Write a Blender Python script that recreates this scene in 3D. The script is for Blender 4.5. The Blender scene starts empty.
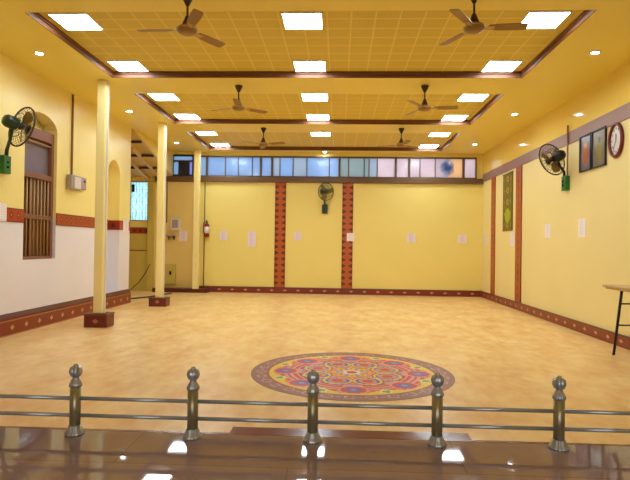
import bpy, bmesh, math, random
from mathutils import Vector, Matrix
random.seed(4)
PI = math.pi
scene = bpy.context.scene
C = scene.collection

# ------------------------------------------------------------------ materials
def lin(c):
    return tuple((v/255/12.92 if v/255 <= .04045 else ((v/255+.055)/1.055)**2.4) for v in c) + (1,)

class NT:
    """small wrapper for building node graphs"""
    def __init__(s, name):
        s.m = bpy.data.materials.new(name); s.m.use_nodes = True
        s.t = s.m.node_tree; s.n = s.t.nodes; s.b = s.n['Principled BSDF']; s.out = s.n['Material Output']
    def new(s, typ, **kw):
        n = s.n.new(typ)
        for k, v in kw.items(): setattr(n, k, v)
        return n
    def link(s, a, b): s.t.links.new(a, b)
    def put(s, sock, v):
        if hasattr(v, 'is_output'): s.link(v, sock)
        else: sock.default_value = v
    def math(s, op, a, b=0.0, c=None):
        n = s.new('ShaderNodeMath', operation=op)
        s.put(n.inputs[0], a); s.put(n.inputs[1], b)
        if c is not None: s.put(n.inputs[2], c)
        return n.outputs[0]
    def mix(s, f, a, b):
        n = s.new('ShaderNodeMix', data_type='RGBA')
        s.put(n.inputs[0], f); s.put(n.inputs[6], a); s.put(n.inputs[7], b)
        return n.outputs[2]
    def coords(s, kind='Object'):
        c = s.new('ShaderNodeTexCoord'); x = s.new('ShaderNodeSeparateXYZ')
        s.link(c.outputs[kind], x.inputs[0]); return c.outputs[kind], x.outputs
    def pos(s):
        g = s.new('ShaderNodeNewGeometry'); x = s.new('ShaderNodeSeparateXYZ')
        s.link(g.outputs['Position'], x.inputs[0]); return g.outputs['Position'], x.outputs
    def noise(s, vec, scale, detail=3, stretch=None, rot=0):
        if stretch or rot:
            mp = s.new('ShaderNodeMapping'); s.link(vec, mp.inputs[0])
            if stretch: mp.inputs['Scale'].default_value = stretch
            mp.inputs['Rotation'].default_value = (0, 0, rot); vec = mp.outputs[0]
        n = s.new('ShaderNodeTexNoise'); n.inputs['Scale'].default_value = scale
        n.inputs['Detail'].default_value = detail; s.link(vec, n.inputs['Vector'])
        return n.outputs[0]
    def base(s, v): s.put(s.b.inputs['Base Color'], v)
    def rough(s, v): s.put(s.b.inputs['Roughness'], v)
    def tri(s, u, period, phase=0.0):       # 0 at cell centre .. .5 at the cell edge
        f = s.math('FRACT', s.math('ADD', s.math('DIVIDE', u, period), phase+100.5))
        return s.math('ABSOLUTE', s.math('SUBTRACT', f, .5))

MATS = {}
def flat(name, rgb, rough=.5, metal=0.0, spec=.5, vary=.06, scale=4):
    if name in MATS: return MATS[name]
    g = NT(name); c = lin(rgb)
    if vary:
        p, _ = g.coords()
        d = tuple(v*(1-vary*2.0) for v in c[:3])+(1,)
        g.base(g.mix(g.noise(p, scale, 3), c, d))
    else: g.base(c)
    g.rough(rough); g.b.inputs['Metallic'].default_value = metal
    g.b.inputs['Specular IOR Level'].default_value = spec
    MATS[name] = g.m; return g.m

def emit(name, rgb, strength):
    g = NT(name); g.base((0, 0, 0, 1))
    g.b.inputs['Emission Color'].default_value = lin(rgb)
    g.b.inputs['Emission Strength'].default_value = strength
    MATS[name] = g.m; return g.m

def zone(name, low, high, z, r_low, r_high, v=.05):
    g = NT(name); p, x = g.pos()
    f = g.math('GREATER_THAN', x[2], z)
    nz = g.noise(p, .9, 4)
    a, b = lin(low), lin(high)
    da, db = (tuple(k*(1-2*v) for k in q[:3])+(1,) for q in (a, b))
    g.base(g.mix(f, g.mix(nz, a, da), g.mix(nz, b, db)))
    g.rough(g.math('ADD', g.math('MULTIPLY', f, r_high-r_low), r_low))
    MATS[name] = g.m; return g.m

PANEL = 24.0
M_ceil = flat('ceiling_paint', (244, 222, 106), .42, vary=.03, scale=.6)
M_left = zone('left_wall_paint', (240, 236, 244), (252, 232, 148), 2.05, .45, .3)
M_right = zone('right_wall_paint', (248, 230, 160), (246, 218, 112), 3.9, .45, .1)
M_back = flat('back_wall_paint', (248, 228, 132), .45, vary=.04, scale=.7)
M_alcove = flat('alcove_wall_paint', (240, 212, 128), .5, vary=.06, scale=1)
M_olive = flat('olive_paint', (206, 186, 92), .5)
M_pillar = flat('pillar_paint', (250, 232, 158), .35, vary=.03)
M_trimbrown = flat('brown_moulding', (122, 76, 50), .5, spec=.25, vary=.08, scale=2)
M_band = flat('mauve_brown_band', (150, 112, 100), .4, vary=.08, scale=2)
M_sill = flat('brown_sill', (112, 82, 54), .4)
M_frame = flat('window_frame_brown', (104, 78, 54), .45)
M_navy = flat('dark_navy_frame', (34, 36, 54), .4)
M_woodframe = flat('brown_window_wood', (140, 88, 60), .45, vary=.1, scale=6)
M_bar = flat('ochre_bar', (172, 132, 78), .4)
M_shutter = flat('dark_shutter', (120, 74, 48), .5, vary=.12, scale=5)
M_maroon = flat('maroon_tile', (96, 34, 24), .3)
M_steel = flat('railing_steel', (176, 180, 186), .26, .6, vary=.05)
M_steelbr = flat('post_bronze_steel', (158, 148, 116), .3, .6, vary=.05)
M_white = flat('white_plastic', (226, 220, 216), .4, vary=.02)
M_grey = flat('grey_enamel', (176, 158, 150), .4)
M_black = flat('black_metal', (26, 24, 26), .35, .3)
M_darkgreen = flat('dark_green_enamel', (36, 58, 42), .3)
M_green = flat('green_box_paint', (36, 116, 40), .35)
M_cage = flat('cage_wire', (70, 72, 58), .35, .7)
M_cageback = flat('cage_wire_green', (74, 100, 72), .35, .5)
M_ochreblade = flat('fan_blade_ochre', (148, 112, 44), .3, vary=.04)
M_fan = flat('ceiling_fan_bronze', (150, 110, 34), .35, 0.0)
M_fandark = flat('ceiling_fan_dark', (62, 38, 24), .35, .2)
M_fanring = flat('ceiling_fan_ring', (196, 164, 110), .3, .4)
M_red = flat('extinguisher_red', (150, 24, 18), .3)
M_frameblack = flat('picture_frame_black', (28, 22, 24), .35)
M_clockred = flat('clock_frame_red', (112, 26, 24), .3)
M_clockface = flat('clock_face', (226, 222, 220), .4, vary=.02)
M_tabletop = flat('table_laminate', (206, 176, 126), .35, vary=.08, scale=5)
M_conduit = flat('conduit_brown', (150, 112, 62), .5)
M_cable = flat('dark_cable', (48, 40, 34), .5)
M_lightframe = flat('light_frame', (232, 222, 200), .4, vary=0)
M_nosing = flat('platform_nosing', (128, 60, 52), .2)
M_rafter = flat('rafter_paint', (222, 190, 124), .5)
M_roofsheet = flat('roof_sheet', (222, 194, 128), .55, vary=.12, scale=2)
M_purlin = flat('purlin_dark', (74, 54, 32), .6)
M_glass_grey = flat('dim_fanlight_glass', (128, 112, 116), .15)
M_panel = emit('panel_glow', (228, 246, 255), PANEL)
M_down = emit('downlight_glow', (232, 244, 255), 60.0)

# ceiling tiles: 0.3 m acoustic tiles with pale joints
g = NT('acoustic_tiles'); p, x = g.pos()
du, dv = g.tri(x[0], .34, .1), g.tri(x[1], .34, .2)
edge = g.math('GREATER_THAN', g.math('MAXIMUM', g.math('MULTIPLY', du, 1.0), g.math('MULTIPLY', dv, 1.04)), .468)
hole = g.math('LESS_THAN', g.math('ADD', g.tri(x[0], .0425), g.tri(x[1], .0425)), .30)
face = g.mix(g.math('MULTIPLY', hole, .5), lin((222, 200, 84)), lin((180, 154, 48)))
face = g.mix(g.noise(p, 1.2), face, lin((218, 190, 80)))
g.base(g.mix(edge, face, lin((236, 212, 108)))); g.rough(.6); M_tiles = g.m

# hall floor: cream-orange veined polished tiles
g = NT('hall_floor_tiles'); p, x = g.pos()
n1 = g.noise(p, 2.6, 5, (1.0, .55, 1), .5); n2 = g.noise(p, 8.0, 3, (1, .5, 1), .5)
r = g.new('ShaderNodeValToRGB'); r.color_ramp.elements[0].position = .36; r.color_ramp.elements[1].position = .66
r.color_ramp.elements[0].color = lin((234, 180, 104)); r.color_ramp.elements[1].color = lin((252, 224, 160))
g.link(g.math('ADD', g.math('MULTIPLY', n1, .6), g.math('MULTIPLY', n2, .4)), r.inputs[0])
joint = g.math('GREATER_THAN', g.math('MAXIMUM', g.tri(x[0], .6), g.tri(x[1], .6)), .494)
g.base(g.mix(g.math('MULTIPLY', joint, .22), r.outputs[0], lin((196, 150, 92))))
g.rough(.3); M_floor = g.m

# platform: polished brown granite slabs
g = NT('platform_granite'); p, x = g.pos()
n1 = g.noise(p, 2.2, 5); n2 = g.noise(p, 60, 2)
c = g.mix(n1, lin((138, 116, 124)), lin((172, 150, 158)))
c = g.mix(g.math('MULTIPLY', n2, .25), c, lin((184, 168, 178)))
b = g.new('ShaderNodeTexBrick'); b.offset = .5
mp = g.new('ShaderNodeMapping'); g.link(p, mp.inputs[0]); mp.inputs['Location'].default_value = (.2, .12, 0)
g.link(mp.outputs[0], b.inputs['Vector'])
b.inputs['Scale'].default_value = 1; b.inputs['Mortar Size'].default_value = .003
b.inputs['Brick Width'].default_value = 1.5; b.inputs['Row Height'].default_value = .6
b.inputs['Color1'].default_value = (1, 1, 1, 1); b.inputs['Color2'].default_value = (.9, .9, .9, 1)
b.inputs['Mortar'].default_value = (.7, .66, .64, 1)
mu = g.new('ShaderNodeMix', data_type='RGBA', blend_type='MULTIPLY'); mu.inputs[0].default_value = 1
g.link(c, mu.inputs[6]); g.link(b.outputs['Color'], mu.inputs[7])
g.base(mu.outputs[2]); g.rough(.035); g.b.inputs['Specular IOR Level'].default_value = .42; M_granite = g.m

def diamond(name, base, mot, ax_u, ax_v, pu, pv, k, rough=.35, border=None, half=.0, mid=None, phv=0.0):
    """tile with repeated diamond motifs; u runs along, v across"""
    g = NT(name); p, x = g.coords()
    d = g.math('ADD', g.tri(x[ax_u], pu), g.tri(x[ax_v], pv, phv))
    col = g.mix(g.math('LESS_THAN', d, k), lin(base), lin(mot))
    if mid: col = g.mix(g.math('LESS_THAN', d, k*.45), col, lin(mid))
    if border:
        col = g.mix(g.math('GREATER_THAN', g.math('ABSOLUTE', x[ax_v]), half), col, lin(border))
    g.base(col); g.rough(rough); MATS[name] = g.m; return g.m
M_strip_back = diamond('carved_tile_strip', (184, 88, 24), (104, 34, 16), 2, 0, .2, .36, .42, phv=.5)
M_strip_right = diamond('carved_tile_strip_side', (172, 74, 26), (120, 40, 20), 2, 1, .2, .25, .25, border=(130, 46, 20), half=.2)
M_dado = diamond('dado_tile', (168, 60, 28), (112, 32, 18), 1, 2, .2, .24, .3, mid=(198, 104, 52), border=(110, 36, 20), half=.1)
M_dado_end = diamond('dado_tile_end', (150, 50, 26), (100, 30, 18), 0, 2, .2, .24, .3)
M_base_x = diamond('skirting_tile', (128, 46, 30), (206, 150, 116), 0, 2, .44, .22, .16, border=(92, 30, 20), half=.085)
M_base_y = diamond('skirting_tile_side', (132, 48, 30), (206, 150, 116), 1, 2, .44, .22, .16, border=(96, 34, 24), half=.085)
M_base_left = diamond('skirting_tile_left', (130, 46, 24), (204, 150, 112), 1, 2, .42, .34, .14, border=(176, 108, 72), half=.11)
M_plinth = diamond('plinth_tile', (110, 36, 24), (176, 110, 84), 0, 2, .4, .3, .16, border=(136, 62, 36), half=.105)

def pane(name, rgb, blot=None):
    g = NT(name)
    tr = g.new('ShaderNodeBsdfTranslucent'); gl = g.new('ShaderNodeBsdfGlossy'); mx = g.new('ShaderNodeMixShader')
    p, x = g.pos(); c = lin(rgb)
    col = g.mix(g.noise(p, 1.6, 3), tuple(v*.82 for v in c[:3])+(1,), tuple(min(1, v*1.12) for v in c[:3])+(1,))
    if blot:                # a blue stain between a greyish and a tan half
        col = g.mix(g.math('GREATER_THAN', g.math('ADD', x[0], g.math('MULTIPLY', g.noise(p, 5, 2), .3)), 3.78), col, lin((212, 186, 158)))
        dd = g.math('ADD', g.math('POWER', g.math('DIVIDE', g.math('SUBTRACT', x[0], 3.55), .24), 2.0), g.math('POWER', g.math('DIVIDE', g.math('SUBTRACT', x[2], 4.24), .3), 2.0))
        col = g.mix(g.math('MINIMUM', 1.0, g.math('MAXIMUM', 0.0, g.math('SUBTRACT', 1.7, g.math('ADD', dd, g.math('MULTIPLY', g.noise(p, 6, 3), 1.3))))), col, lin(blot))
    g.link(col, tr.inputs[0]); gl.inputs[1].default_value = .15; mx.inputs[0].default_value = .07
    g.link(tr.outputs[0], mx.inputs[1]); g.link(gl.outputs[0], mx.inputs[2]); g.link(mx.outputs[0], g.out.inputs[0])
    g.n.remove(g.b); return g.m
P_BLUE = pane('frosted_pane_blue', (166, 186, 212)); P_PALE = pane('frosted_pane_pale', (176, 186, 198))
P_GREEN = pane('frosted_pane_greenish', (166, 178, 180)); P_PINK = pane('frosted_pane_pinkish', (208, 196, 202))
P_BLOT = pane('frosted_pane_stained', (200, 190, 198), (92, 112, 146)); P_CYAN = pane('bright_pane', (206, 240, 255))
P_LILAC = pane('lilac_pane', (176, 176, 226))

def paper_mat(name, rgb):
    g = NT(name); p, x = g.coords()
    ln = g.math('GREATER_THAN', g.tri(x[2], .028), .33)
    ins = g.math('LESS_THAN', g.math('ABSOLUTE', x[0]), .075)
    g.base(g.mix(g.math('MULTIPLY', g.math('MULTIPLY', ln, ins), .3), lin(rgb), lin((130, 120, 140))))
    g.rough(.6); return g.m
M_paper = paper_mat('paper_white', (248, 240, 244)); M_paperl = paper_mat('paper_lilac', (242, 226, 240))

# ------------------------------------------------------------------ mesh builder
class MB:
    def __init__(s): s.bm = bmesh.new()
    def _add(s, bm2, mi=0, smooth=False, mat=None):
        if mat: bmesh.ops.transform(bm2, matrix=mat, verts=bm2.verts)
        vs = [s.bm.verts.new(v.co) for v in bm2.verts]
        bm2.verts.index_update()
        for f in bm2.faces:
            try: nf = s.bm.faces.new([vs[v.index] for v in f.verts])
            except ValueError: continue
            nf.material_index = mi; nf.smooth = smooth
        bm2.free(); return s
    def box(s, x0, x1, y0, y1, z0, z1, b=0.0, mi=0, mat=None):
        t = bmesh.new(); bmesh.ops.create_cube(t, size=1)
        for v in t.verts:
            v.co = Vector(((x0+x1)/2+v.co.x*(x1-x0), (y0+y1)/2+v.co.y*(y1-y0), (z0+z1)/2+v.co.z*(z1-z0)))
        if b: bmesh.ops.bevel(t, geom=t.edges[:], offset=b, segments=2, affect='EDGES', profile=.5)
        bmesh.ops.recalc_face_normals(t, faces=t.faces)
        return s._add(t, mi, False, mat)
    def tube(s, pts, r, seg=8, closed=False, mi=0, caps=True):
        pts = [Vector(q) for q in pts]; n = len(pts); t = bmesh.new(); rings = []
        rr = r if isinstance(r, (list, tuple)) else [r]*n
        prev = None
        for i, q in enumerate(pts):
            if closed: d = pts[(i+1) % n]-pts[i-1]
            else: d = pts[min(i+1, n-1)]-pts[max(i-1, 0)]
            d.normalize()
            if prev is None:
                a = d.cross(Vector((0, 0, 1)))
                if a.length < .05: a = d.cross(Vector((1, 0, 0)))
            else: a = prev-d*prev.dot(d)
            a.normalize(); prev = a; bb = d.cross(a)
            rings.append([t.verts.new(q+(a*math.cos(2*PI*k/seg)+bb*math.sin(2*PI*k/seg))*rr[i]) for k in range(seg)])
        for i in range(n if closed else n-1):
            A, B = rings[i], rings[(i+1) % n]
            for k in range(seg): t.faces.new((A[k], A[(k+1) % seg], B[(k+1) % seg], B[k]))
        if not closed and caps:
            t.faces.new(rings[0][::-1]); t.faces.new(rings[-1])
        bmesh.ops.recalc_face_normals(t, faces=t.faces)
        return s._add(t, mi, True)
    def lathe(s, prof, seg=24, mi=0, mat=None, flute=0, amp=0.0, smooth=True, caps=True):
        """profile of (radius, z) about local z; flute adds lobes round the axis"""
        t = bmesh.new(); rings = []
        for r, z in prof:
            ring = []
            for k in range(seg):
                a = 2*PI*k/seg; q = r*(1+(amp*abs(math.sin(flute*a/2)) if flute else 0))
                ring.append(t.verts.new((q*math.cos(a), q*math.sin(a), z)))
            rings.append(ring)
        for A, B in zip(rings, rings[1:]):
            for k in range(seg): t.faces.new((A[k], A[(k+1) % seg], B[(k+1) % seg], B[k]))
        if caps: t.faces.new(rings[0][::-1]); t.faces.new(rings[-1])
        bmesh.ops.recalc_face_normals(t, faces=t.faces)
        return s._add(t, mi, smooth, mat)
    def prism(s, poly, axis, a0, a1, mi=0, mat=None, smooth=False):
        """polygon of 2-D points pushed along an axis: 'x' (y,z), 'y' (x,z), 'z' (x,y)"""
        t = bmesh.new()
        def P(u, v, w): return {'x': (w, u, v), 'y': (u, w, v), 'z': (u, v, w)}[axis]
        A = [t.verts.new(P(u, v, a0)) for u, v in poly]; B = [t.verts.new(P(u, v, a1)) for u, v in poly]
        n = len(poly)
        t.faces.new(A); t.faces.new(B[::-1])
        for i in range(n): t.faces.new((A[i], B[i], B[(i+1) % n], A[(i+1) % n]))
        bmesh.ops.recalc_face_normals(t, faces=t.faces)
        return s._add(t, mi, smooth, mat)
    def build(s, name, mats, parent=None, loc=(0, 0, 0), rot=None):
        me = bpy.data.meshes.new(name); s.bm.to_mesh(me); s.bm.free()
        for m in (mats if isinstance(mats, (list, tuple)) else [mats]): me.materials.append(m)
        o = bpy.data.objects.new(name, me); C.objects.link(o); o.location = loc
        if rot: o.rotation_euler = rot
        if parent: o.parent = parent
        return o

def tag(o, label, cat, group=None, kind=None):
    o['label'] = label; o['category'] = cat
    if group: o['group'] = group
    if kind: o['kind'] = kind
    return o
def thing(name, label, cat, loc, rz=0, group=None):
    o = bpy.data.objects.new(name, None); C.objects.link(o); o.empty_display_size = .1
    o.location = loc; o.rotation_euler = (0, 0, rz); return tag(o, label, cat, group)
def struct(o, label=None, cat=None):
    o['kind'] = 'structure'
    if label: o['label'] = label
    if cat: o['category'] = cat
    return o
def sroot(name, label, cat='window', loc=(0, 0, 0)):
    o = bpy.data.objects.new(name, None); C.objects.link(o); o.location = loc; return struct(o, label, cat)
KIDS = {}
def dup(root, loc, rz, label):
    def cp(o, parent):
        c = o.copy(); C.objects.link(c)
        if parent: c.parent = parent
        for ch in [q for q in C.objects if q.parent == o]: cp(ch, c)
        return c
    r = cp(root, None); r.location = loc; r.rotation_euler = (0, 0, rz); r['label'] = label
    return r
def centred(o, c):
    """move the mesh so the origin sits at c (object-space patterns start there)"""
    o.data.transform(Matrix.Translation(-Vector(c))); o.location = c; return o

def sheet(name, outline, holes, place, thick, mats, mi_fn=None):
    """a wall slab with openings: filled 2-D curve turned into a mesh, mapped by place(u, v, w)"""
    cu = bpy.data.curves.new(name+'_c', 'CURVE'); cu.dimensions = '2D'; cu.fill_mode = 'BOTH'; cu.extrude = thick/2
    for loop in [outline]+holes:
        sp = cu.splines.new('POLY'); sp.points.add(len(loop)-1); sp.use_cyclic_u = True
        for q, (u, v) in zip(sp.points, loop): q.co = (u, v, 0, 1)
    ob = bpy.data.objects.new(name+'_c', cu); C.objects.link(ob)
    dg = bpy.context.evaluated_depsgraph_get()
    me = bpy.data.meshes.new_from_object(ob.evaluated_get(dg)); bpy.data.objects.remove(ob); bpy.data.curves.remove(cu)
    for v in me.vertices: v.co = place(*v.co)
    bm = bmesh.new(); bm.from_mesh(me); bmesh.ops.remove_doubles(bm, verts=bm.verts, dist=1e-5)
    bmesh.ops.recalc_face_normals(bm, faces=bm.faces); bm.to_mesh(me); bm.free()
    me.materials.clear()
    for m in mats: me.materials.append(m)
    for f in me.polygons: f.use_smooth = False
    me.name = name
    o = bpy.data.objects.new(name, me); C.objects.link(o); return o
def rect(a, b, c, d): return [(a, c), (b, c), (b, d), (a, d)]
def arch(a, b, c, spring, top, n=16):
    m, h = (a+b)/2, (b-a)/2
    return [(a, c), (b, c)]+[(m+h*math.cos(PI*k/n), spring+(top-spring)*math.sin(PI*k/n)) for k in range(n+1)]

# ------------------------------------------------------------------ the setting
CE, RC = 4.69, 4.80           # ceiling height, height inside the recesses
LX, RX, BY = -5.6, 4.72, 17.95
FY = -3.0
struct(MB().box(-7.9, RX+.2, FY, BY+.3, -.12, 0).build('floor', M_floor), 'polished cream orange tiled hall floor', 'floor')
PZ, PE = .66, 2.69            # platform height and edge
struct(MB().box(LX, RX, FY, PE-.03, 0, PZ).build('platform_floor', M_granite), 'dark polished granite platform in the foreground', 'floor')
struct(MB().box(LX, RX, PE-.03, PE, 0, PZ, .004).build('trim_1', M_nosing), 'reddish brown stone edge of the platform', 'trim')
m = MB().prism([(PE, 0), (PE, .50), (PE+.56, .50), (PE+.56, .33), (PE+.86, .33), (PE+.86, .165), (PE+1.16, .165), (PE+1.16, 0)], 'x', -.62, .78)
struct(m.build('entry_steps', M_nosing), 'long reddish stone steps below the platform edge', 'step')

# ceiling with three recesses
REC = [(-4.26, 3.27, 3.46, 6.15), (-4.27, 3.28, 7.08, 9.90), (-4.26, 3.27, 10.96, 13.68), (-4.26, 3.27, 14.71, 17.46)]
ceil = sheet('ceiling', rect(LX, RX+.2, FY, BY+.3), [rect(*r) for r in REC], lambda u, v, w: (u, v, (CE+RC)/2+w), RC-CE, [M_ceil, M_tiles])
bm = bmesh.new(); bm.from_mesh(ceil.data)
t = MB(); t.box(LX, RX+.2, FY, BY+.3, RC, RC+.08)
tm = t.bm; off = [bm.verts.new(v.co) for v in tm.verts]; tm.verts.index_update()
for f in tm.faces:
    nf = bm.faces.new([off[v.index] for v in f.verts]); nf.material_index = 1
tm.free(); bm.to_mesh(ceil.data); bm.free()
struct(ceil, 'yellow ceiling with three long tiled recesses', 'ceiling')
for i, (a, b, c, d) in enumerate(REC):
    m = MB()
    for (k, z0, z1) in ((.014, CE-.004, CE+.062), (.034, CE+.062, RC-.001)):
        m.box(a, a+k, c, d, z0, z1); m.box(b-k, b, c, d, z0, z1)
        m.box(a+k, b-k, d-k, d, z0, z1); m.box(a+k, b-k, c, c+.012, CE+.004 if z0 < CE else z0, z1)
    struct(m.build('trim_%d' % (i+1) if i else 'trim_26', M_trimbrown),
           'brown moulding lining the %s ceiling recess' % ['platform-side', 'nearest', 'middle', 'farthest'][i], 'trim')

# left wall with an arched window recess and an arched niche; a backing sheet closes the recesses
WY0, WY1 = 9.36, 10.46
NY0, NY1 = 12.84, 13.56
lw = sheet('wall_left', rect(FY, 14.25, 0, CE), [arch(WY0, WY1, 1.27, 3.74, 4.02), arch(NY0, NY1, .3, 3.3, 3.66)],
           lambda u, v, w: (LX-.15+w, u, v), .3, [M_left])
bk = MB().box(LX-.4, LX-.3, FY, 14.25, 0, CE); bm = bmesh.new(); bm.from_mesh(lw.data)
tm = bk.bm; off = [bm.verts.new(v.co) for v in tm.verts]; tm.verts.index_update()
for f in tm.faces: bm.faces.new([off[v.index] for v in f.verts])
tm.free(); bm.to_mesh(lw.data); bm.free()
struct(lw, 'left wall, yellow above and white below a red tile band', 'wall')
struct(MB().box(RX, RX+.2, FY, BY+.3, 0, CE).build('wall_right', M_right), 'pale yellow right wall with glossy upper part', 'wall')
struct(sheet('wall_front', rect(LX, RX, 0, CE), [rect(-2.3, 2.3, .66, 3.6)], lambda u, v, w: (u, FY-.1+w, v), .2, [M_left]), 'wall behind the platform with an unseen opening added for daylight', 'wall')
dr = sroot('added_opening_1', 'unseen opening behind the platform, added to let in daylight', 'added_opening', (0, FY-.1, 0))  # added out of view so daylight reaches the railing and platform
f = MB()
for q in ((-2.3, -2.2, .66, 3.6), (2.2, 2.3, .66, 3.6), (-2.2, 2.2, 3.5, 3.6)): f.box(q[0], q[1], -.12, .12, q[2], q[3], .008)
f.build('added_opening_frame', M_woodframe, dr)
# windows along the top of the back wall
CL0, CL1, WZ0, WZ1 = -4.72, 4.5, 3.87, 4.57
struct(sheet('wall_back', rect(-7.9, RX, 0, CE),
             [rect(CL0, CL1, WZ0, WZ1), rect(-5.66, -4.90, WZ0, 4.6), rect(-7.08, -6.42, 2.34, 3.7)],
             lambda u, v, w: (u, BY+.1+w, v), .2, [M_back]), 'yellow back wall below the high windows', 'wall')
WIN = [(-4.72, -4.45, [], [P_BLUE]), (-4.45, -2.63, [-3.83, -3.39, -2.92], [P_BLUE, P_BLUE, P_BLUE, P_BLUE]),
       (-2.63, -2.25, [], [P_BLUE]), (-2.25, 0.0, [-1.99, -1.55, -1.09, -.34], [P_PALE, P_BLUE, P_PALE, P_BLUE, P_BLUE]),
       (0.0, 1.86, [.3, .82, .98, 1.25], [P_GREEN, P_GREEN, P_GREEN, P_PALE, P_PINK]), (1.86, 2.30, [], [P_PINK]),
       (2.30, 4.08, [2.66, 3.16], [P_PINK, P_PINK, P_BLOT]), (4.08, 4.5, [], [P_PINK])]
ORD = ['first', 'second', 'third', 'fourth', 'fifth', 'sixth', 'seventh', 'eighth']
for i, (a, b, div, panes) in enumerate(WIN):
    w = sroot('window_%d' % (i+1), '%s pane group from the left in the high frosted window strip' % ORD[i], loc=(0, BY, 0))
    f = MB(); k = .032
    f.box(a, a+k, -.03, .08, WZ0, WZ1); f.box(b-k, b, -.03, .08, WZ0, WZ1)
    f.box(a+k, b-k, -.03, .08, WZ0, WZ0+.035); f.box(a+k, b-k, -.03, .08, WZ1-.045, WZ1)
    f.build('window_frame', M_frame, w)
    xs = [a+k]+div+[b-k]
    for d in div: MB().box(d-.011, d+.011, .005, .06, WZ0+.035, WZ1-.045).build('mullion', M_frame, w)
    for j in range(len(xs)-1):
        MB().box(xs[j]+(.011 if j else 0), xs[j+1]-(.011 if j < len(div) else 0), .03, .038, WZ0+.035, WZ1-.045).build('window_pane', panes[j], w)
w = sroot('window_9', 'dark framed high window in the alcove left of the frosted strip', loc=(0, BY, 0))
f = MB(); a, b = -5.66, -4.90
for q in ((a, a+.07, WZ0, 4.6), (b-.05, b, WZ0, 4.6), (a+.07, b-.05, 4.545, 4.6), (a+.07, b-.05, WZ0, WZ0+.06), (a+.07, b-.05, 4.36, 4.41), (-5.42, -5.34, WZ0+.06, 4.36), (-5.12, -5.05, WZ0+.06, 4.36)):
    f.box(q[0], q[1], -.03, .08, q[2], q[3])
f.build('window_frame', M_navy, w)
MB().box(a+.07, b-.05, .03, .04, 4.41, 4.545).build('transom_pane', P_BLUE, w)
MB().box(a+.07, -5.42, .03, .04, WZ0+.06, 4.36).build('window_pane', P_BLUE, w)
MB().box(-5.05, b-.05, .03, .04, WZ0+.06, 4.36).build('window_pane', P_LILAC, w)
MB().box(-5.34, -5.12, .02, .05, WZ0+.06, 4.36).build('dark_panel', M_navy, w)
# grille window in the alcove
w = sroot('window_10', 'bright alcove window with an ornate white grille', loc=(0, BY, 0))
a, b, c, d = -7.08, -6.42, 2.34, 3.7
f = MB()
for q in ((a, a+.04, c, d), (b-.04, b, c, d), (a+.04, b-.04, c, c+.04), (a+.04, b-.04, d-.04, d)): f.box(q[0], q[1], -.02, .1, q[2], q[3])
f.build('window_frame', M_grey, w)
MB().box(a+.04, b-.04, .06, .07, c+.04, d-.04).build('window_pane', P_CYAN, w)
f = MB()
M_grille = flat('grille_paint', (150, 170, 180), .4)
for k in range(1, 6): f.tube([(a+k*.11, .03, c+.03), (a+k*.11, .03, d-.03)], .008, 6)
for z in (2.62, 3.02, 3.42):
    f.tube([(a+.03, .03, z), (b-.03, .03, z)], .008, 6)
    for k in range(3):
        cx = a+.13+k*.2
        f.tube([(cx+.09*math.cos(t*PI/6), .025, z+.19*math.sin(t*PI/6)) for t in range(12)], .007, 5, True)
f.build('grille', M_grille, w)
MB().box(-7.0, -6.9, -.03, -.005, 3.32, 3.58, .01).build('latch_plate', M_black, w)
# barred wooden window in the left wall
w = sroot('window_11', 'tall brown wooden window with vertical bars in the left wall', loc=(LX, 0, 0))
fx0, fx1 = -.2, -.06
f = MB(); a, b, c, d = WY0, WY1, 1.27, 3.72
for q in ((a, a+.08, c, d), (b-.08, b, c, d), (a+.08, b-.08, c, c+.06), (a+.08, b-.08, d-.2, d), (a+.08, b-.08, 2.78, 2.88), (a+.08, b-.08, 2.02, 2.1)):
    f.box(fx0, fx1, q[0], q[1], q[2], q[3], .006)
f.build('window_frame', M_woodframe, w)
MB().box(-.15, -.14, a+.08, b-.08, 2.88, d-.2).build('fanlight_pane', M_glass_grey, w)
MB().box(-.17, -.11, (a+b)/2-.16, (a+b)/2-.09, c+.06, 2.02).box(-.17, -.11, (a+b)/2-.16, (a+b)/2-.09, 2.1, 2.78).build('centre_post', M_woodframe, w)
for sgn in (0, 1):
    y0, y1 = (a+.08, (a+b)/2-.16) if not sgn else ((a+b)/2-.09, b-.08)
    MB().box(-.19, -.165, y0, y1, c+.06, 2.78).build('shutter', M_shutter, w)
for k in range(8):
    y = a+.13+k*.12
    MB().tube([(-.1, y, c+.06), (-.1, y, 2.78)], .019, 8).build('bar', M_bar, w)
MB().tube([(-.09, a+.08, 3.46), (-.09, b-.08, 3.46)], .02, 8).build('curtain_rail', M_bar, w)

# alcove behind the left wall: side walls, paint panels and a lean-to roof
struct(MB().box(-7.9, -7.75, 14.0, BY, 0, CE).build('wall_alcove_side', M_alcove), 'side wall of the alcove', 'wall')
struct(MB().box(-7.75, LX-.4, 14.05, 14.25, 0, CE).build('wall_alcove_front', M_alcove), 'return wall at the end of the left wall', 'wall')
struct(MB().box(-6.2, -4.80, BY-.03, BY, 0, 3.68).build('wall_alcove_panel', M_alcove), 'ochre wall behind the second pillar', 'wall')
struct(MB().box(-7.72, -6.42, BY-.03, BY, 0, 1.92).build('wall_alcove_dado', M_olive), 'olive painted wall below the grille window', 'wall')
struct(MB().box(-6.42, -6.2, BY-.1, BY, 0, 3.68, .01).build('trim_5', M_olive), 'olive post right of the grille window', 'trim')
struct(centred(MB().box(-7.72, -6.42, BY-.05, BY-.03, 1.92, 2.13).build('trim_6', M_dado_end), (-7.07, BY-.04, 2.02)), 'maroon tile band under the grille window', 'trim')
struct(MB().box(-7.72, -6.42, BY-.05, BY-.03, 1.34, 1.37).build('trim_7', M_sill), 'thin dark rail on the olive wall', 'trim')
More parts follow.
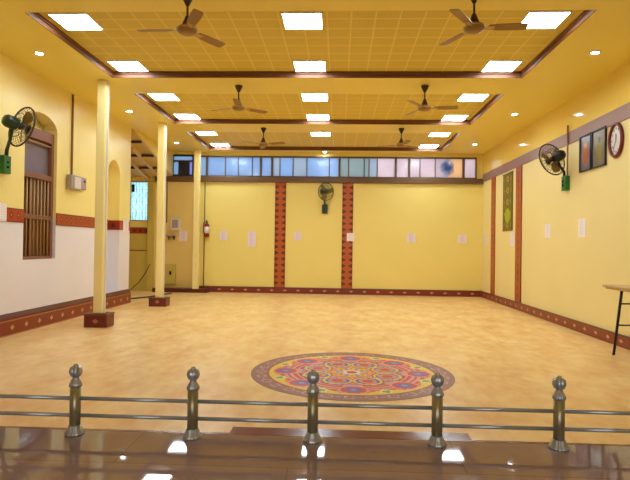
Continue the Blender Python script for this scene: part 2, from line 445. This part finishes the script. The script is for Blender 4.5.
def slope(y): return CE-.02-(y-14.25)*(CE-3.86)/(BY-14.25)
r = sroot('roof_lean_to', 'sloping lean-to roof with rafters over the alcove', 'roof')
MB().prism([(14.25, slope(14.25)), (BY, slope(BY)), (BY, slope(BY)+.05), (14.25, slope(14.25)+.05)], 'x', -7.75, LX).build('roof_sheet', M_roofsheet, r)
for xx in (-7.5, -7.0, -6.5, -6.05):
    MB().prism([(14.3, slope(14.3)-.1), (BY-.04, slope(BY-.04)-.1), (BY-.04, slope(BY-.04)-.001), (14.3, slope(14.3)-.001)], 'x', xx, xx+.09).build('rafter', M_rafter, r)
for yy in (15.0, 16.0, 17.0):
    m = MB()
    for x0, x1 in ((-7.74, -7.5), (-7.41, -7.0), (-6.91, -6.5), (-6.41, -6.05), (-5.96, LX)):
        m.box(x0, x1, yy-.03, yy+.03, slope(yy+.03)-.07, slope(yy+.03)-.001)
    m.build('purlin', M_purlin, r)
struct(MB().prism([(14.25, CE), (BY, CE), (BY, slope(BY)+.06), (14.25, slope(14.25)+.06)], 'x', LX-.06, LX-.001).build('trim_8', M_ceil), 'yellow board between ceiling and lean-to roof', 'trim')
struct(MB().box(-7.9, LX, 14.0, BY+.3, CE, RC+.08).build('ceiling_alcove', M_ceil), 'ceiling above the lean-to', 'ceiling')

# sill, bands, tile strips, skirtings
struct(MB().box(-6.2, RX, BY-.09, BY, 3.69, 3.865, .008).build('trim_9', M_sill), 'brown sill beam below the high windows', 'trim')
struct(MB().box(RX-.02, RX, FY, BY, 3.76, 4.01).build('trim_10', M_band), 'mauve brown band along the right wall', 'trim')
for i, (a, b) in enumerate(((-2.13, -1.77), (.11, .47))):
    c = ((a+b)/2, BY-.015, 1.945)
    struct(centred(MB().box(a, b, BY-.025, BY, .2, 3.69).build('trim_%d' % (11+i), M_strip_back), c), '%s carved orange brown tile strip on the back wall' % ['left', 'right'][i], 'trim')
for i, (a, b) in enumerate(((16.5, 16.88), (14.14, 14.58))):
    c = (RX-.01, (a+b)/2, 1.98)
    struct(centred(MB().box(RX-.025, RX, a, b, .2, 3.76).build('trim_%d' % (13+i), M_strip_right), c), 'red brown tile strip on the right wall, %s' % ['nearer the corner', 'right of the tapestry'][i], 'trim')
for i, xx in enumerate((-4.27, -2.47, -1.06, -.88, .8, .97)):
    struct(MB().box(xx-.012, xx+.012, BY-.01, BY, .2, 3.69).build('trim_%d' % (15+i), M_back), 'faint vertical seam bead on the back wall', 'trim')
for i, (a, b) in enumerate(((FY, WY0), (WY1, NY0), (NY1, 14.25))):
    struct(centred(MB().box(LX, LX+.015, a, b, 1.93, 2.17).build('trim_%d' % (21+i), M_dado), (LX, (a+b)/2, 2.05)),
           'red tile dado band on the left wall, %s' % ['nearer than the barred window', 'between window and arched niche', 'beyond the arched niche'][i], 'trim')
struct(centred(MB().box(LX-.3, LX-.285, NY0, NY1, 1.93, 2.17).build('trim_24', M_dado), (LX-.3, (NY0+NY1)/2, 2.05)), 'tile band inside the arched niche', 'trim')
struct(centred(MB().box(LX-.3, LX, NY1-.015, NY1, 1.93, 2.17).build('trim_25', M_dado_end), (LX-.15, NY1, 2.05)), 'tile band on the niche side', 'trim')
struct(centred(MB().box(-4.72, RX-.05, BY-.05, BY, 0, .2, .006).build('baseboard_back', M_base_x), (0, BY-.05, .1)), 'maroon tile skirting of the back wall', 'baseboard')
struct(centred(MB().box(RX-.05, RX, PE, BY, 0, .2, .006).build('baseboard_right', M_base_y), (RX-.05, 10, .1)), 'maroon tile skirting of the right wall', 'baseboard')
b0 = centred(MB().box(LX, LX+.06, PE, 14.27, 0, .265, .004).build('baseboard_left', M_base_left), (LX, 9, .132))
MB().prism([(LX, .265), (LX+.06, .265), (LX+.05, .30), (LX, .37)], 'y', PE, 14.25).build('coping', M_maroon, b0, (-LX, -9, -.132))
struct(b0, 'stepped tile skirting of the left wall', 'baseboard')
struct(MB().box(-6.1, -4.30, BY-.42, BY-.05, 0, .13, .008).build('baseboard_alcove', M_maroon), 'maroon stone ledge around the back pillar', 'baseboard')

# ------------------------------------------------------------------ ceiling lights
def square_light(loc, label):
    t = thing('ceiling_light', label, 'ceiling light', loc, 0, 'square ceiling light panels')
    h, k = .28, .012; m = MB()
    for q in ((-h, -h+k, -h, h), (h-k, h, -h, h), (-h+k, h-k, -h, -h+k), (-h+k, h-k, h-k, h)): m.box(*q, -.022, 0)
    m.build('light_frame', M_lightframe, t)
    MB().box(-h+k, h-k, -h+k, h-k, -.016, -.001).build('diffuser', M_panel, t); return t
rowsY = [7.62, 9.55, 11.55, 13.35, 15.32, 17.12]
rn = ['near edge of the nearest ceiling recess', 'far edge of the nearest ceiling recess', 'near edge of the middle ceiling recess',
      'far edge of the middle ceiling recess', 'near edge of the farthest ceiling recess', 'far edge of the farthest ceiling recess']
first = None
for i, y in enumerate(rowsY):
    for j, xx in enumerate((-3.83, -.55, 2.80)):
        if i == 5 and j == 1: continue
        lab = 'square white light panel at the %s, %s' % (rn[i], ['left column', 'middle column', 'right column'][j])
        if first is None: first = square_light((xx, y, RC), lab)
        else: dup(first, (xx, y, RC), 0, lab)
def downlight(loc, label):
    t = thing('downlight', label, 'downlight', loc, 0, 'round recessed downlights')
    MB().lathe([(.058, -.002), (.085, -.002), (.09, -.01), (.075, -.016), (.058, -.012)], 24, caps=False).build('trim_ring', M_lightframe, t)
    MB().lathe([(.057, -.011), (.057, -.003)], 24).build('lens', M_down, t); return t
dl = [(-4.94, 8.61, 'round downlight above the wall fan on the left side'), (-4.94, 12.43, 'round downlight between the two nearer pillars'),
      (-4.98, 16.27, 'round downlight left of the farthest recess'), (3.97, 8.60, 'round downlight in the right ceiling margin, nearest of three'),
      (4.0, 12.56, 'round downlight in the right ceiling margin, middle of three'), (4.01, 16.22, 'round downlight in the right ceiling margin, nearest the back wall'),
      (-.49, 17.74, 'round downlight in front of the high windows')]
d0 = None
for xx, y, lab in dl:
    if d0 is None: d0 = downlight((xx, y, CE), lab)
    else: dup(d0, (xx, y, CE), 0, lab)

# ------------------------------------------------------------------ ceiling fans
def ceiling_fan(loc, rz, label):
    t = thing('ceiling_fan', label, 'ceiling fan', loc, rz, 'brown three bladed ceiling fans')
    MB().lathe([(.072, 0), (.074, -.015), (.05, -.07), (.022, -.125), (.016, -.13)], 20).build('ceiling_canopy', M_fandark, t)
    MB().lathe([(.013, -.12), (.013, -.36)], 10).build('downrod', M_fandark, t)
    MB().lathe([(.016, -.25), (.024, -.26), (.05, -.33), (.07, -.375), (.066, -.385)], 20).build('lower_canopy', M_fandark, t)
    mo = MB().lathe([(.05, -.383), (.1, -.39), (.125, -.41), (.128, -.435), (.11, -.465), (.07, -.482), (.03, -.486)], 28).build('motor', M_fan, t)
    MB().lathe([(.126, -.414), (.1325, -.418), (.1325, -.43), (.126, -.434)], 28).build('motor_ring', M_fanring, mo)
    for k in range(3):
        R = Matrix.Rotation(k*2*PI/3, 4, 'Z'); tilt = Matrix.Translation((0, 0, -.43)) @ Matrix.Rotation(math.radians(-12), 4, 'X')
        poly = [(.17, -.05), (.30, -.064), (.48, -.068), (.6, -.066), (.625, -.05), (.625, .05), (.6, .062), (.48, .066), (.30, .06), (.17, .046)]
        bl = MB().prism(poly, 'z', -.004, .004, mat=R @ tilt).build('blade', M_fan, t)
        br = MB().prism([(.11, -.022), (.19, -.035), (.24, -.035), (.24, .035), (.19, .035), (.11, .022)], 'z', -.012, -.004, mat=R @ tilt)
        br.lathe([(.009, -.018), (.009, -.011)], 8, mat=R @ tilt @ Matrix.Translation((.215, .018, 0)))
        br.lathe([(.009, -.018), (.009, -.011)], 8, mat=R @ tilt @ Matrix.Translation((.215, -.018, 0)))
        br.build('blade_bracket', M_fanring, bl)
    return t
fans = [(-1.92, 6.62, -62, 'brown ceiling fan nearest the viewer on the left, cut by the top edge'), (1.6, 6.58, -124, 'brown ceiling fan nearest the viewer on the right, cut by the top edge'),
        (-1.98, 10.40, -83, 'brown ceiling fan on the left, between nearest and middle recess'), (1.61, 10.38, -124, 'brown ceiling fan on the right, between nearest and middle recess'),
        (-2.02, 14.17, -20, 'brown ceiling fan on the left, between middle and farthest recess'), (1.6, 14.15, -78, 'brown ceiling fan on the right, between middle and farthest recess')]
f0 = None
for xx, y, a, lab in fans:
    if f0 is None: f0 = ceiling_fan((xx, y, CE), math.radians(a), lab)
    else: dup(f0, (xx, y, CE), math.radians(a), lab)

# ------------------------------------------------------------------ wall fans
def wall_fan(base, wall_n, head, axis, boxm, bodym, cagem, label, R=.33, box=(.095, .05, .15)):
    """base: centre of the wall box; wall_n: unit normal of the wall; head: cage centre; axis: facing"""
    base, n, head, ax = Vector(base), Vector(wall_n), Vector(head), Vector(axis).normalized()
    t = thing('wall_fan', label, 'wall fan', base)
    u = Vector((0, 0, 1)).cross(n)
    Mx = Matrix((( u.x, n.x, 0, 0), (u.y, n.y, 0, 0), (0, 0, 1, 0), (0, 0, 0, 1)))
    bx = MB().box(-box[0], box[0], -box[1], box[1], -box[2], box[2], .012, mat=Mx).build('bracket_box', boxm, t)
    for z in (-.04, .04):
        MB().lathe([(.022, 0), (.02, .02), (.012, .024)], 12, mat=Mx @ Matrix.Translation((0, box[1], z)) @ Matrix.Rotation(-PI/2, 4, 'X')).build('regulator_knob', M_black, bx)
    q = ax.to_track_quat('Z', 'Y').to_matrix().to_4x4(); H = Matrix.Translation(head-base) @ q
    mot = head-base-ax*.15
    el = Vector((0, 0, box[2]))+n*.02
    a = MB().tube([el+Vector((0, 0, -.02)), el*.9+(mot+Vector((0, 0, -.1)))*.1+Vector((0, 0, .06)), el*.3+(mot+Vector((0, 0, -.1)))*.7, mot+Vector((0, 0, -.07))], [.03, .03, .026, .024], 10)
    a.build('arm', bodym, t)
    MB().lathe([(.03, -.30), (.075, -.29), (.1, -.25), (.105, -.17), (.1, -.1), (.07, -.075), (.02, -.07)], 24, mat=H).build('motor', bodym, t)
    for k in range(3):
        B = H @ Matrix.Rotation(k*2*PI/3+.3, 4, 'Z') @ Matrix.Rotation(.42, 4, 'X')
        MB().prism([(.04, -.03), (.12, -.085), (.22, -.1), (.27, -.07), (.28, 0), (.255, .06), (.18, .075), (.08, .045)], 'z', -.004, .004, mat=Matrix.Translation((0, 0, 0)) @ B).build('blade', M_ochreblade, t)
    MB().lathe([(.045, -.05), (.055, -.02), (.045, .03), (.02, .045)], 18, mat=H).build('hub', bodym, t)
    c = MB()
    def circ(r, z, n=40): return [H @ Vector((r*math.cos(2*PI*k/n), r*math.sin(2*PI*k/n), z)) for k in range(n)]
    c.tube(circ(R, 0), .014, 6, True)
    for r, z in ((.2, .078), (.09, .095), (.2, -.07), (.11, -.085)): c.tube(circ(r, z, 28), .0045, 5, True)
    for k in range(28):
        w = 2*PI*k/28; d = Vector((math.cos(w), math.sin(w), 0))
        c.tube([H @ (d*.07+Vector((0, 0, .097))), H @ (d*.2+Vector((0, 0, .08))), H @ (d*.29+Vector((0, 0, .035))), H @ (d*R)], .003, 4)
        c.tube([H @ (d*.09+Vector((0, 0, -.086))), H @ (d*.2+Vector((0, 0, -.07))), H @ (d*.29+Vector((0, 0, -.03))), H @ (d*R)], .003, 4)
    c.lathe([(.07, .094), (.07, .1), (.03, .104)], 20, mat=H)
    c.build('cage', cagem, t); return t
wall_fan((LX+.05, 8.72, 2.87), (1, 0, 0), (-5.1, 8.43, 3.44), (.45, .86, -.2), M_green, M_darkgreen, M_cage,
         'caged wall fan with green motor on the left wall beside the barred window')
wall_fan((RX-.05, 11.36, 2.96), (-1, 0, 0), (4.28, 11.08, 3.41), (-.42, .86, -.25), M_green, M_black, M_cage,
         'black caged wall fan on a green box on the right wall')
wall_fan((-.47, BY-.05, 2.82), (0, -1, 0), (-.43, 17.52, 3.36), (.5, -.86, -.1), M_darkgreen, M_darkgreen, M_cageback,
         'green caged wall fan high on the back wall between tile strips', R=.28)

# ------------------------------------------------------------------ pillars
pl = [(-4.54, 10.13, .26, .088, 'square yellow pillar on tiled plinth, nearest the viewer'), (-4.56, 13.66, .22, .09, 'square yellow pillar on tiled plinth, middle of the row'),
      (-4.66, 17.52, .14, .095, 'square yellow pillar at the back wall beside the fire extinguisher')]
for i, (xx, y, zb, h, lab) in enumerate(pl):
    t = thing('pillar', lab, 'pillar', (xx, y, 0), 0, 'square yellow pillars')
    if i < 2:
        MB().box(-.22, .22, -.17, .17, -.12, zb-.14, .008).build('plinth', M_plinth, t, (0, 0, .12))
        MB().box(-.232, .232, -.182, .182, zb-.02, zb, .006).build('plinth_cap', M_trimbrown, t)
    else:
        zb = .13
    MB().box(-h, h, -h, h, zb, CE, .018).build('shaft', M_pillar, t)
    if i < 2: MB().box(h-.002, h+.022, -.02, .02, zb, CE).build('conduit', M_white, t)

# ------------------------------------------------------------------ railing on the platform edge
K = .648
PX = [-1.85, -1.279, -.696, -.112, .481, 1.051, 1.62]
rl = thing('railing', 'low stainless steel railing with ball topped posts on the platform edge', 'railing', (0, 2.605, PZ))
def pf(p): return [(r*K, z*K) for r, z in p]
for i, xx in enumerate(PX):
    shaft = MB().lathe(pf([(.04, .045), (.04, .365)]), 28).build('post', M_steelbr, rl, (xx, 0, 0))
    MB().lathe(pf([(.064, 0), (.067, .012), (.061, .02), (.05, .042), (.043, .062), (.0405, .068)]), 48, flute=12, amp=.1).build('post_base', M_steel, shaft)
    MB().lathe(pf([(.0405, .358), (.045, .364), (.044, .38), (.034, .40), (.024, .418), (.021, .43), (.026, .434)]), 48, flute=12, amp=.08).build('collar', M_steel, shaft)
    MB().lathe(pf([(.02, .43), (.032, .438), (.0415, .462), (.0425, .478), (.037, .502), (.026, .511), (.014, .515), (.016, .52), (.011, .527), (.004, .53)]), 40, flute=8, amp=.15).build('ball_finial', M_steel, shaft)
for z in (.27, .142):
    for a, b in zip(PX, PX[1:]):
        MB().tube([(a+.039*K, 0, z*K), (b-.039*K, 0, z*K)], .0145*K, 14).build('rail', M_steel, rl)

# ------------------------------------------------------------------ rangoli on the floor
RC1 = [(156, 104, 98), (204, 160, 150), (246, 212, 50), (110, 176, 90), (216, 62, 54), (236, 156, 148), (92, 104, 204), (240, 152, 66), (244, 234, 220), (176, 66, 72), (172, 146, 192)]
RM = [flat('rangoli_%d' % i, c, .4, vary=.1, scale=14) for i, c in enumerate(RC1)]
MAU, MAL, YEL, GRN, RED, PNK, BLU, ORA, WHI, DRD, LIL = range(11)
def rcol(r, th):
    x, y = r*math.cos(th), r*math.sin(th)
    def near(rad, off, n=8):
        k = round((th-off)/(2*PI/n)); a = off+k*2*PI/n
        return math.hypot(x-rad*math.cos(a), y-rad*math.sin(a))
    if r > .97: return MAU
    if r > .835:
        d = near(.9, .06, 30); d2 = near(.9, .06+PI/30, 30)
        return MAL if .035 < d < .052 or d2 < .016 else MAU
    if r > .822: return DRD
    e = .63+.13*abs(math.cos(4*th))**.7
    dg = near(.745, PI/8)
    if r > e+.02:
        return GRN if dg < .035 else WHI if dg < .05 else YEL
    d = near(.66, 0)
    if d < .035: return LIL
    if d < .07: return BLU
    if d < .115: return RED
    if d < .135: return PNK
    if r > e: return ORA if int(th*30) % 2 else RED
    d = near(.37, PI/8)
    if d < .055: return RED
    if d < .085: return ORA
    if d < .115: return BLU if math.cos(8*th) > -.6 else LIL
    if d < .14: return YEL
    if d < .155: return DRD
    if r > .46:
        s_ = abs(math.sin(4*th+PI/2))
        b_ = int(r*34) % 4
        return (PNK, DRD, PNK, RED)[b_] if s_ < .75 else (LIL, PNK, ORA, PNK)[b_]
    if r > .27: return PNK if int(r*40) % 3 else RED
    if r > .255: return WHI
    d = near(.15, 0)
    if d < .04: return RED if d < .02 else YEL
    if r > .18: return ORA
    if r > .09: return LIL if math.cos(8*th) < 0 else YEL
    return WHI if r > .06 else RED
bm = bmesh.new(); RR = 1.268; nr, nt = 56, 256
rings = [[bm.verts.new((RR*(i/nr)*math.cos(2*PI*k/nt), RR*(i/nr)*math.sin(2*PI*k/nt), .004)) for k in range(nt)] for i in range(1, nr+1)]
cen = bm.verts.new((0, 0, .004))
low = [bm.verts.new((v.co.x, v.co.y, 0)) for v in rings[-1]]
for k in range(nt):
    k2 = (k+1) % nt
    f = bm.faces.new((cen, rings[0][k], rings[0][k2])); f.material_index = RED
    bm.faces.new((rings[-1][k], low[k], low[k2], rings[-1][k2]))
    for i in range(nr-1):
        f = bm.faces.new((rings[i][k], rings[i+1][k], rings[i+1][k2], rings[i][k2]))
        f.material_index = rcol((i+1.5)/nr, 2*PI*(k+.5)/nt)
me = bpy.data.meshes.new('rangoli'); bm.to_mesh(me); bm.free()
for m in RM: me.materials.append(m)
ro = bpy.data.objects.new('rangoli', me); C.objects.link(ro); ro.location = (.19, 6.87, 0)
tag(ro, 'large round multicoloured floral rangoli inlaid on the hall floor', 'rangoli')

# ------------------------------------------------------------------ papers on the walls
def paper(x, z, w, h, m, label, wall='back', y=None):
    o = MB().box(-w/2, w/2, -.006, 0, -h/2, h/2)
    loc, rz = {'back': ((x, BY, z), 0), 'alcove': ((x, BY-.03, z), 0), 'strip': ((x, BY-.025, z), 0),
               'right': ((RX, y, z), -PI/2), 'left': ((LX, y, z), PI/2), 'lefttile': ((LX+.015, y, z), PI/2)}[wall]
    tag(o.build('paper_notice', m, None, loc, (0, 0, rz)), label, 'paper', 'notices on the walls')
paper(-3.85, 1.89, .24, .3, M_paperl, 'small pale notice on the back wall right of the fire extinguisher')
paper(-2.9, 1.79, .26, .5, M_paperl, 'tall lilac notice on the back wall left of the left tile strip')
paper(-1.36, 1.9, .24, .28, M_paperl, 'small pale notice between the two back wall tile strips')
paper(.4, 1.9, .25, .27, M_paper, 'white notice overlapping the right tile strip on the back wall', 'strip')
paper(2.4, 1.9, .27, .28, M_paperl, 'pale notice alone on the wide right part of the back wall')
paper(4.07, 1.89, .28, .28, M_paperl, 'pale notice on the back wall near the right corner')
paper(-5.21, 1.86, .26, .34, M_paperl, 'faded notice on the ochre wall between middle and back pillars', 'alcove')
paper(0, 1.88, .3, .4, M_paperl, 'narrow pale notice on the right wall nearest the back corner', 'right', 17.6)
paper(0, 1.85, .34, .36, M_paperl, 'pale notice on the right wall beneath the green tapestry', 'right', 14.9)
paper(0, 2.01, .29, .32, M_paper, 'pale notice on the right wall left of the black wall fan box', 'right', 12.42)
paper(0, 2.02, .3, .36, M_paper, 'pale notice on the right wall below the pair of pictures', 'right', 10.7)
paper(0, 2.08, .2, .3, M_paper, 'white notice on the red dado band at the left picture edge', 'lefttile', 8.74)
paper(0, 2.05, .36, .34, M_paper, 'white notice on the dado at the far end of the left wall', 'lefttile', 13.95)

# ------------------------------------------------------------------ pictures, clock, tapestry
def art(name, bg, fig, glow):
    g = NT(name); p, x = g.coords()
    n = g.noise(p, 7, 4)
    col = g.mix(n, lin(bg), tuple(v*.5 for v in lin(bg)[:3])+(1,))
    d = g.math('ADD', g.math('POWER', g.math('DIVIDE', x[0], .13), 2.0), g.math('POWER', g.math('DIVIDE', g.math('ADD', x[2], .03), .26), 2.0))
    col = g.mix(g.math('LESS_THAN', g.math('ADD', d, g.math('MULTIPLY', n, .7)), 1.2), col, lin(fig))
    d2 = g.math('ADD', g.math('POWER', g.math('DIVIDE', x[0], .05), 2.0), g.math('POWER', g.math('DIVIDE', g.math('SUBTRACT', x[2], .15), .06), 2.0))
    col = g.mix(g.math('LESS_THAN', d2, 1.0), col, lin(glow))
    g.base(col); g.rough(.22); return g.m
def picture(y, z, w, h, m, label):
    t = thing('framed_picture', label, 'picture', (RX, y, z), -PI/2, 'framed pictures on the right wall')
    k = .028; f = MB()
    for q in ((-w/2, -w/2+k, -h/2, h/2), (w/2-k, w/2, -h/2, h/2), (-w/2+k, w/2-k, -h/2, -h/2+k), (-w/2+k, w/2-k, h/2-k, h/2)): f.box(q[0], q[1], -.04, 0, q[2], q[3], .004)
    f.build('frame', M_frameblack, t)
    MB().box(-w/2+k, w/2-k, -.02, -.004, -h/2+k, h/2-k).build('picture_print', m, t)
picture(10.53, 3.45, .48, .70, art('painted_print_orange', (132, 128, 140), (176, 104, 62), (196, 140, 84)), 'dark framed picture with an orange figure, left one of the pair')
picture(10.0, 3.45, .52, .70, art('painted_print_green', (146, 136, 128), (140, 132, 72), (70, 84, 52)), 'dark framed picture with a green oval figure, beside the clock')
t = thing('wall_clock', 'oval white wall clock with a dark red frame', 'clock', (RX, 9.39, 3.47), -PI/2)
def oval(a, b, n=48): return [(a*math.cos(2*PI*k/n), b*math.sin(2*PI*k/n)) for k in range(n)]
m = MB(); m.tube([(x, -.028, z) for x, z in oval(.205, .275)], .03, 10, True); m.build('clock_frame', M_clockred, t)
MB().prism(oval(.2, .27), 'y', -.02, -.0).build('clock_face', M_clockface, t)
m = MB()
for k in range(12):
    a = k*PI/6; px, pz = .145*math.sin(a), .2*math.cos(a)
    m.box(px-.007, px+.007, -.024, -.02, pz-.018, pz+.018)
m.build('hour_mark', M_black, t)
MB().box(-.008, .008, -.029, -.025, -.02, .11).build('hour_hand', M_black, t)
MB().box(-.006, .006, -.029, -.025, -.16, .02, mat=Matrix.Rotation(.5, 4, 'Y')).build('minute_hand', M_black, t)
g = NT('tapestry_cloth'); p, x = g.coords()
d = g.math('ADD', g.tri(x[0], .36), g.tri(x[2], .32)); n = g.noise(p, 9, 4)
col = g.mix(n, lin((84, 96, 14)), lin((150, 126, 24)))
col = g.mix(g.math('LESS_THAN', d, .3), col, lin((198, 146, 56))); col = g.mix(g.math('LESS_THAN', d, .14), col, lin((110, 120, 24)))
d2 = g.math('ADD', g.math('POWER', g.math('DIVIDE', x[0], .26), 2.0), g.math('POWER', g.math('DIVIDE', g.math('ADD', x[2], .38), .22), 2.0))
col = g.mix(g.math('LESS_THAN', g.math('ADD', d2, n), 1.3), col, lin((172, 176, 22)))
col = g.mix(g.math('GREATER_THAN', g.math('ABSOLUTE', x[0]), .34), col, lin((112, 88, 20)))
g.base(col); g.rough(.8); M_tap = g.m
t = thing('tapestry', 'long narrow green and gold wall hanging between red tile strips', 'wall hanging', (RX, 15.28, 2.9), -PI/2)
bm = bmesh.new(); W, Hh = .42, .78; cols = 24
fr = [[bm.verts.new((-W+2*W*i/cols, -.022+.008*math.sin(i*1.1), zz)) for i in range(cols+1)] for zz in (Hh, -Hh)]
ba = [[bm.verts.new((v.co.x, v.co.y+.01, v.co.z)) for v in row] for row in fr]
for i in range(cols):
    bm.faces.new((fr[0][i], fr[1][i], fr[1][i+1], fr[0][i+1])); bm.faces.new((ba[0][i], ba[0][i+1], ba[1][i+1], ba[1][i]))
    for r_ in (0, 1): bm.faces.new((fr[r_][i], fr[r_][i+1], ba[r_][i+1], ba[r_][i]))
for e in (0, cols): bm.faces.new((fr[0][e], fr[1][e], ba[1][e], ba[0][e]))
bmesh.ops.recalc_face_normals(bm, faces=bm.faces)
me = bpy.data.meshes.new('cloth'); bm.to_mesh(me); bm.free(); me.materials.append(M_tap)
o = bpy.data.objects.new('cloth', me); C.objects.link(o); o.parent = t
MB().tube([(-W-.03, -.018, Hh+.012), (W+.03, -.018, Hh+.012)], .016, 8).build('hanging_rod', M_sill, t)
MB().box(-W, W, -.028, -.01, -Hh-.035, -Hh, .004).build('bottom_fringe', flat('fringe', (140, 104, 36), .8), t)

# ------------------------------------------------------------------ small wall fittings
def conduit(pts, r, label, m=M_conduit):
    p0 = Vector(pts[0])
    o = MB().tube([Vector(q)-p0 for q in pts], r, 8).build('conduit_pipe', m, None, p0); tag(o, label, 'pipe')
conduit([(LX+.02, 11.02, 4.68), (LX+.02, 11.02, 3.0)], .022, 'thin brown conduit rising from the switch boxes on the left wall')
conduit([(RX-.04, 11.3, 4.15), (RX-.04, 11.3, 3.1)], .018, 'thin brown conduit above the green box of the right wall fan')
t = thing('switch_box', 'grey electrical box under the left wall conduit, larger of two', 'switch box', (LX, 11.03, 2.84))
MB().box(0, .12, -.2, .2, -.15, .15, .012).build('box_body', M_grey, t)
MB().box(.12, .135, -.1, .18, -.12, .12, .006).build('box_cover', M_white, t)
t = thing('switch_box', 'smaller grey socket box right of the larger electrical box', 'switch box', (LX, 11.42, 2.87))
MB().box(0, .07, -.16, .16, -.13, .13, .01).build('box_body', M_grey, t)
MB().box(.07, .08, .04, .1, .02, .07, .003).build('socket', M_black, t)
# fire extinguisher on the back wall
t = thing('fire_extinguisher', 'red fire extinguisher hung on the back wall', 'fire extinguisher', (-4.4, BY-.1, 1.84))
b_ = MB().lathe([(.07, 0), (.085, .012), (.085, .36), (.07, .42), (.035, .45), (.03, .47)], 28).build('cylinder', M_red, t)
MB().lathe([(.0862, .12), (.0862, .34)], 28).build('paper_label', M_white, b_)
v_ = MB().lathe([(.03, .47), (.03, .5), (.018, .51), (.018, .53)], 16).box(-.015, .015, -.09, .03, .53, .545, .004).box(-.012, .012, -.1, .02, .56, .572, .004).build('valve_handle', M_black, t)
MB().tube([(-.02, 0, .5), (-.09, -.01, .5), (-.12, -.01, .4), (-.115, -.01, .2), (-.105, -.01, .12)], .012, 8).build('hose', M_black, t)
MB().box(-.05, .05, .083, .1, .15, .4).build('wall_bracket', M_black, t)
# alcove fittings
AY = BY-.03
t = thing('meter_box', 'white electric meter box on the ochre alcove wall', 'meter box', (-5.46, AY, 2.26))
MB().box(-.15, .15, -.12, 0, -.2, .2, .012).build('box_body', M_white, t)
MB().box(-.1, .1, -.128, -.12, -.14, .14, .003).build('meter_door', M_grey, t)
t = thing('wall_shelf', 'small grey shelf below the meter box in the alcove', 'shelf', (-5.6, AY, 1.88))
MB().box(-.16, .16, -.2, 0, -.03, .03, .006).build('shelf_board', M_grey, t)
MB().prism([(-.15, -.03), (0, -.03), (0, -.15)], 'x', -.1, -.07).prism([(-.15, -.03), (0, -.03), (0, -.15)], 'x', .07, .1).build('shelf_bracket', M_sill, t)
t = thing('distribution_box', 'olive box low on the alcove wall right of the middle pillar', 'electrical box', (-5.6, AY, .58))
MB().box(-.17, .17, -.13, 0, -.33, .33, .012).build('box_body', M_olive, t)
MB().box(-.02, .05, -.15, -.13, -.02, .1, .004).build('box_latch', M_black, t)
conduit([(-5.78, AY-.02, 3.68), (-5.78, AY-.02, 2.3)], .02, 'vertical pipe beside the meter box in the alcove')
conduit([(-4.52+.02, BY-.02, 3.68), (-4.52+.02, BY-.02, .2)], .016, 'dark vertical pipe on the back wall behind the back pillar', M_sill)
tag(MB().tube([(-6.3, -.12, .9), (-6.42, -.2, .6), (-6.6, -.3, .3), (-6.85, -.45, .02), (-7.1, -.6, .018)], .014, 8).build('loose_cable', M_cable, None, (0, BY, 0)),
    'loose dark cable hanging to the floor in the alcove', 'cable')
tag(MB().tube([(-6.9, 0, .02), (-6.2, .3, .02), (-5.6, 1.2, .02), (-5.3, 2.6, .02)], .02, 8).build('floor_cable', M_cable, None, (0, 14.4, 0)),
    'dark cable lying on the floor beside the end of the left wall', 'cable')

# ------------------------------------------------------------------ folding table at the right wall
t = thing('folding_table', 'folding table with pale top and black tube legs by the right wall', 'table', (4.42, 7.7, 0))
tp = MB().box(-.30, .27, -.95, .92, 1.03, 1.06, .006).build('table_top', M_tabletop, t)
MB().box(-.27, .25, -.93, .88, 1.0, 1.03, .004).build('apron', M_tabletop, t)
for sy in (1, -1):
    for sx in (-1, 1):
        MB().tube([(sx*.215, sy*.5, 1.0), (sx*.205, sy*.74, .012)], .02, 10).lathe([(.02, 0), (.02, .03), (.014, .035)], 12, mat=Matrix.Translation((sx*.205, sy*.743, 0))).build('leg', M_black, t)
    for z in (.80, .47):
        yy = sy*(.5+.24*(1.0-z)/.988)
        MB().tube([(-.2, yy, z), (.2, yy, z)], .012, 10).build('crossbar', M_black, t)
    MB().tube([(0, sy*.2, 1.0), (0, sy*(.5+.24*(1.0-.80)/.988), .80)], .009, 8).build('brace', M_black, t)

# ------------------------------------------------------------------ daylight behind the windows
wd = bpy.data.worlds.new('sky'); scene.world = wd; wd.use_nodes = True
nt_ = wd.node_tree; bg = nt_.nodes['Background']
bg.inputs[0].default_value = (.94, .97, 1.0, 1); bg.inputs[1].default_value = 2.2

# ------------------------------------------------------------------ camera
cam = bpy.data.cameras.new('camera'); co = bpy.data.objects.new('camera', cam); C.objects.link(co)
scene.camera = co
yaw, pitch, roll = math.radians(2.493), math.radians(.6), .0145
fw = Vector((-math.sin(yaw)*math.cos(pitch), math.cos(yaw)*math.cos(pitch), math.sin(pitch)))
r0 = Vector((math.cos(yaw), math.sin(yaw), 0)); u0 = r0.cross(fw)
rr = r0*math.cos(roll)+u0*math.sin(roll); uu = u0*math.cos(roll)-r0*math.sin(roll)
co.matrix_world = Matrix(((rr.x, uu.x, -fw.x, 0), (rr.y, uu.y, -fw.y, 0), (rr.z, uu.z, -fw.z, 1.6), (0, 0, 0, 1)))
cam.sensor_width = 36; cam.lens = 540/630*36; cam.clip_start = .05

scene.view_settings.view_transform = 'Standard'; scene.view_settings.look = 'None'
scene.view_settings.gamma = 1; scene.view_settings.use_curve_mapping = False
scene.view_settings.exposure = 0.3
scene.cycles.max_bounces = 10; scene.cycles.diffuse_bounces = 6
scene.cycles.use_denoising = True
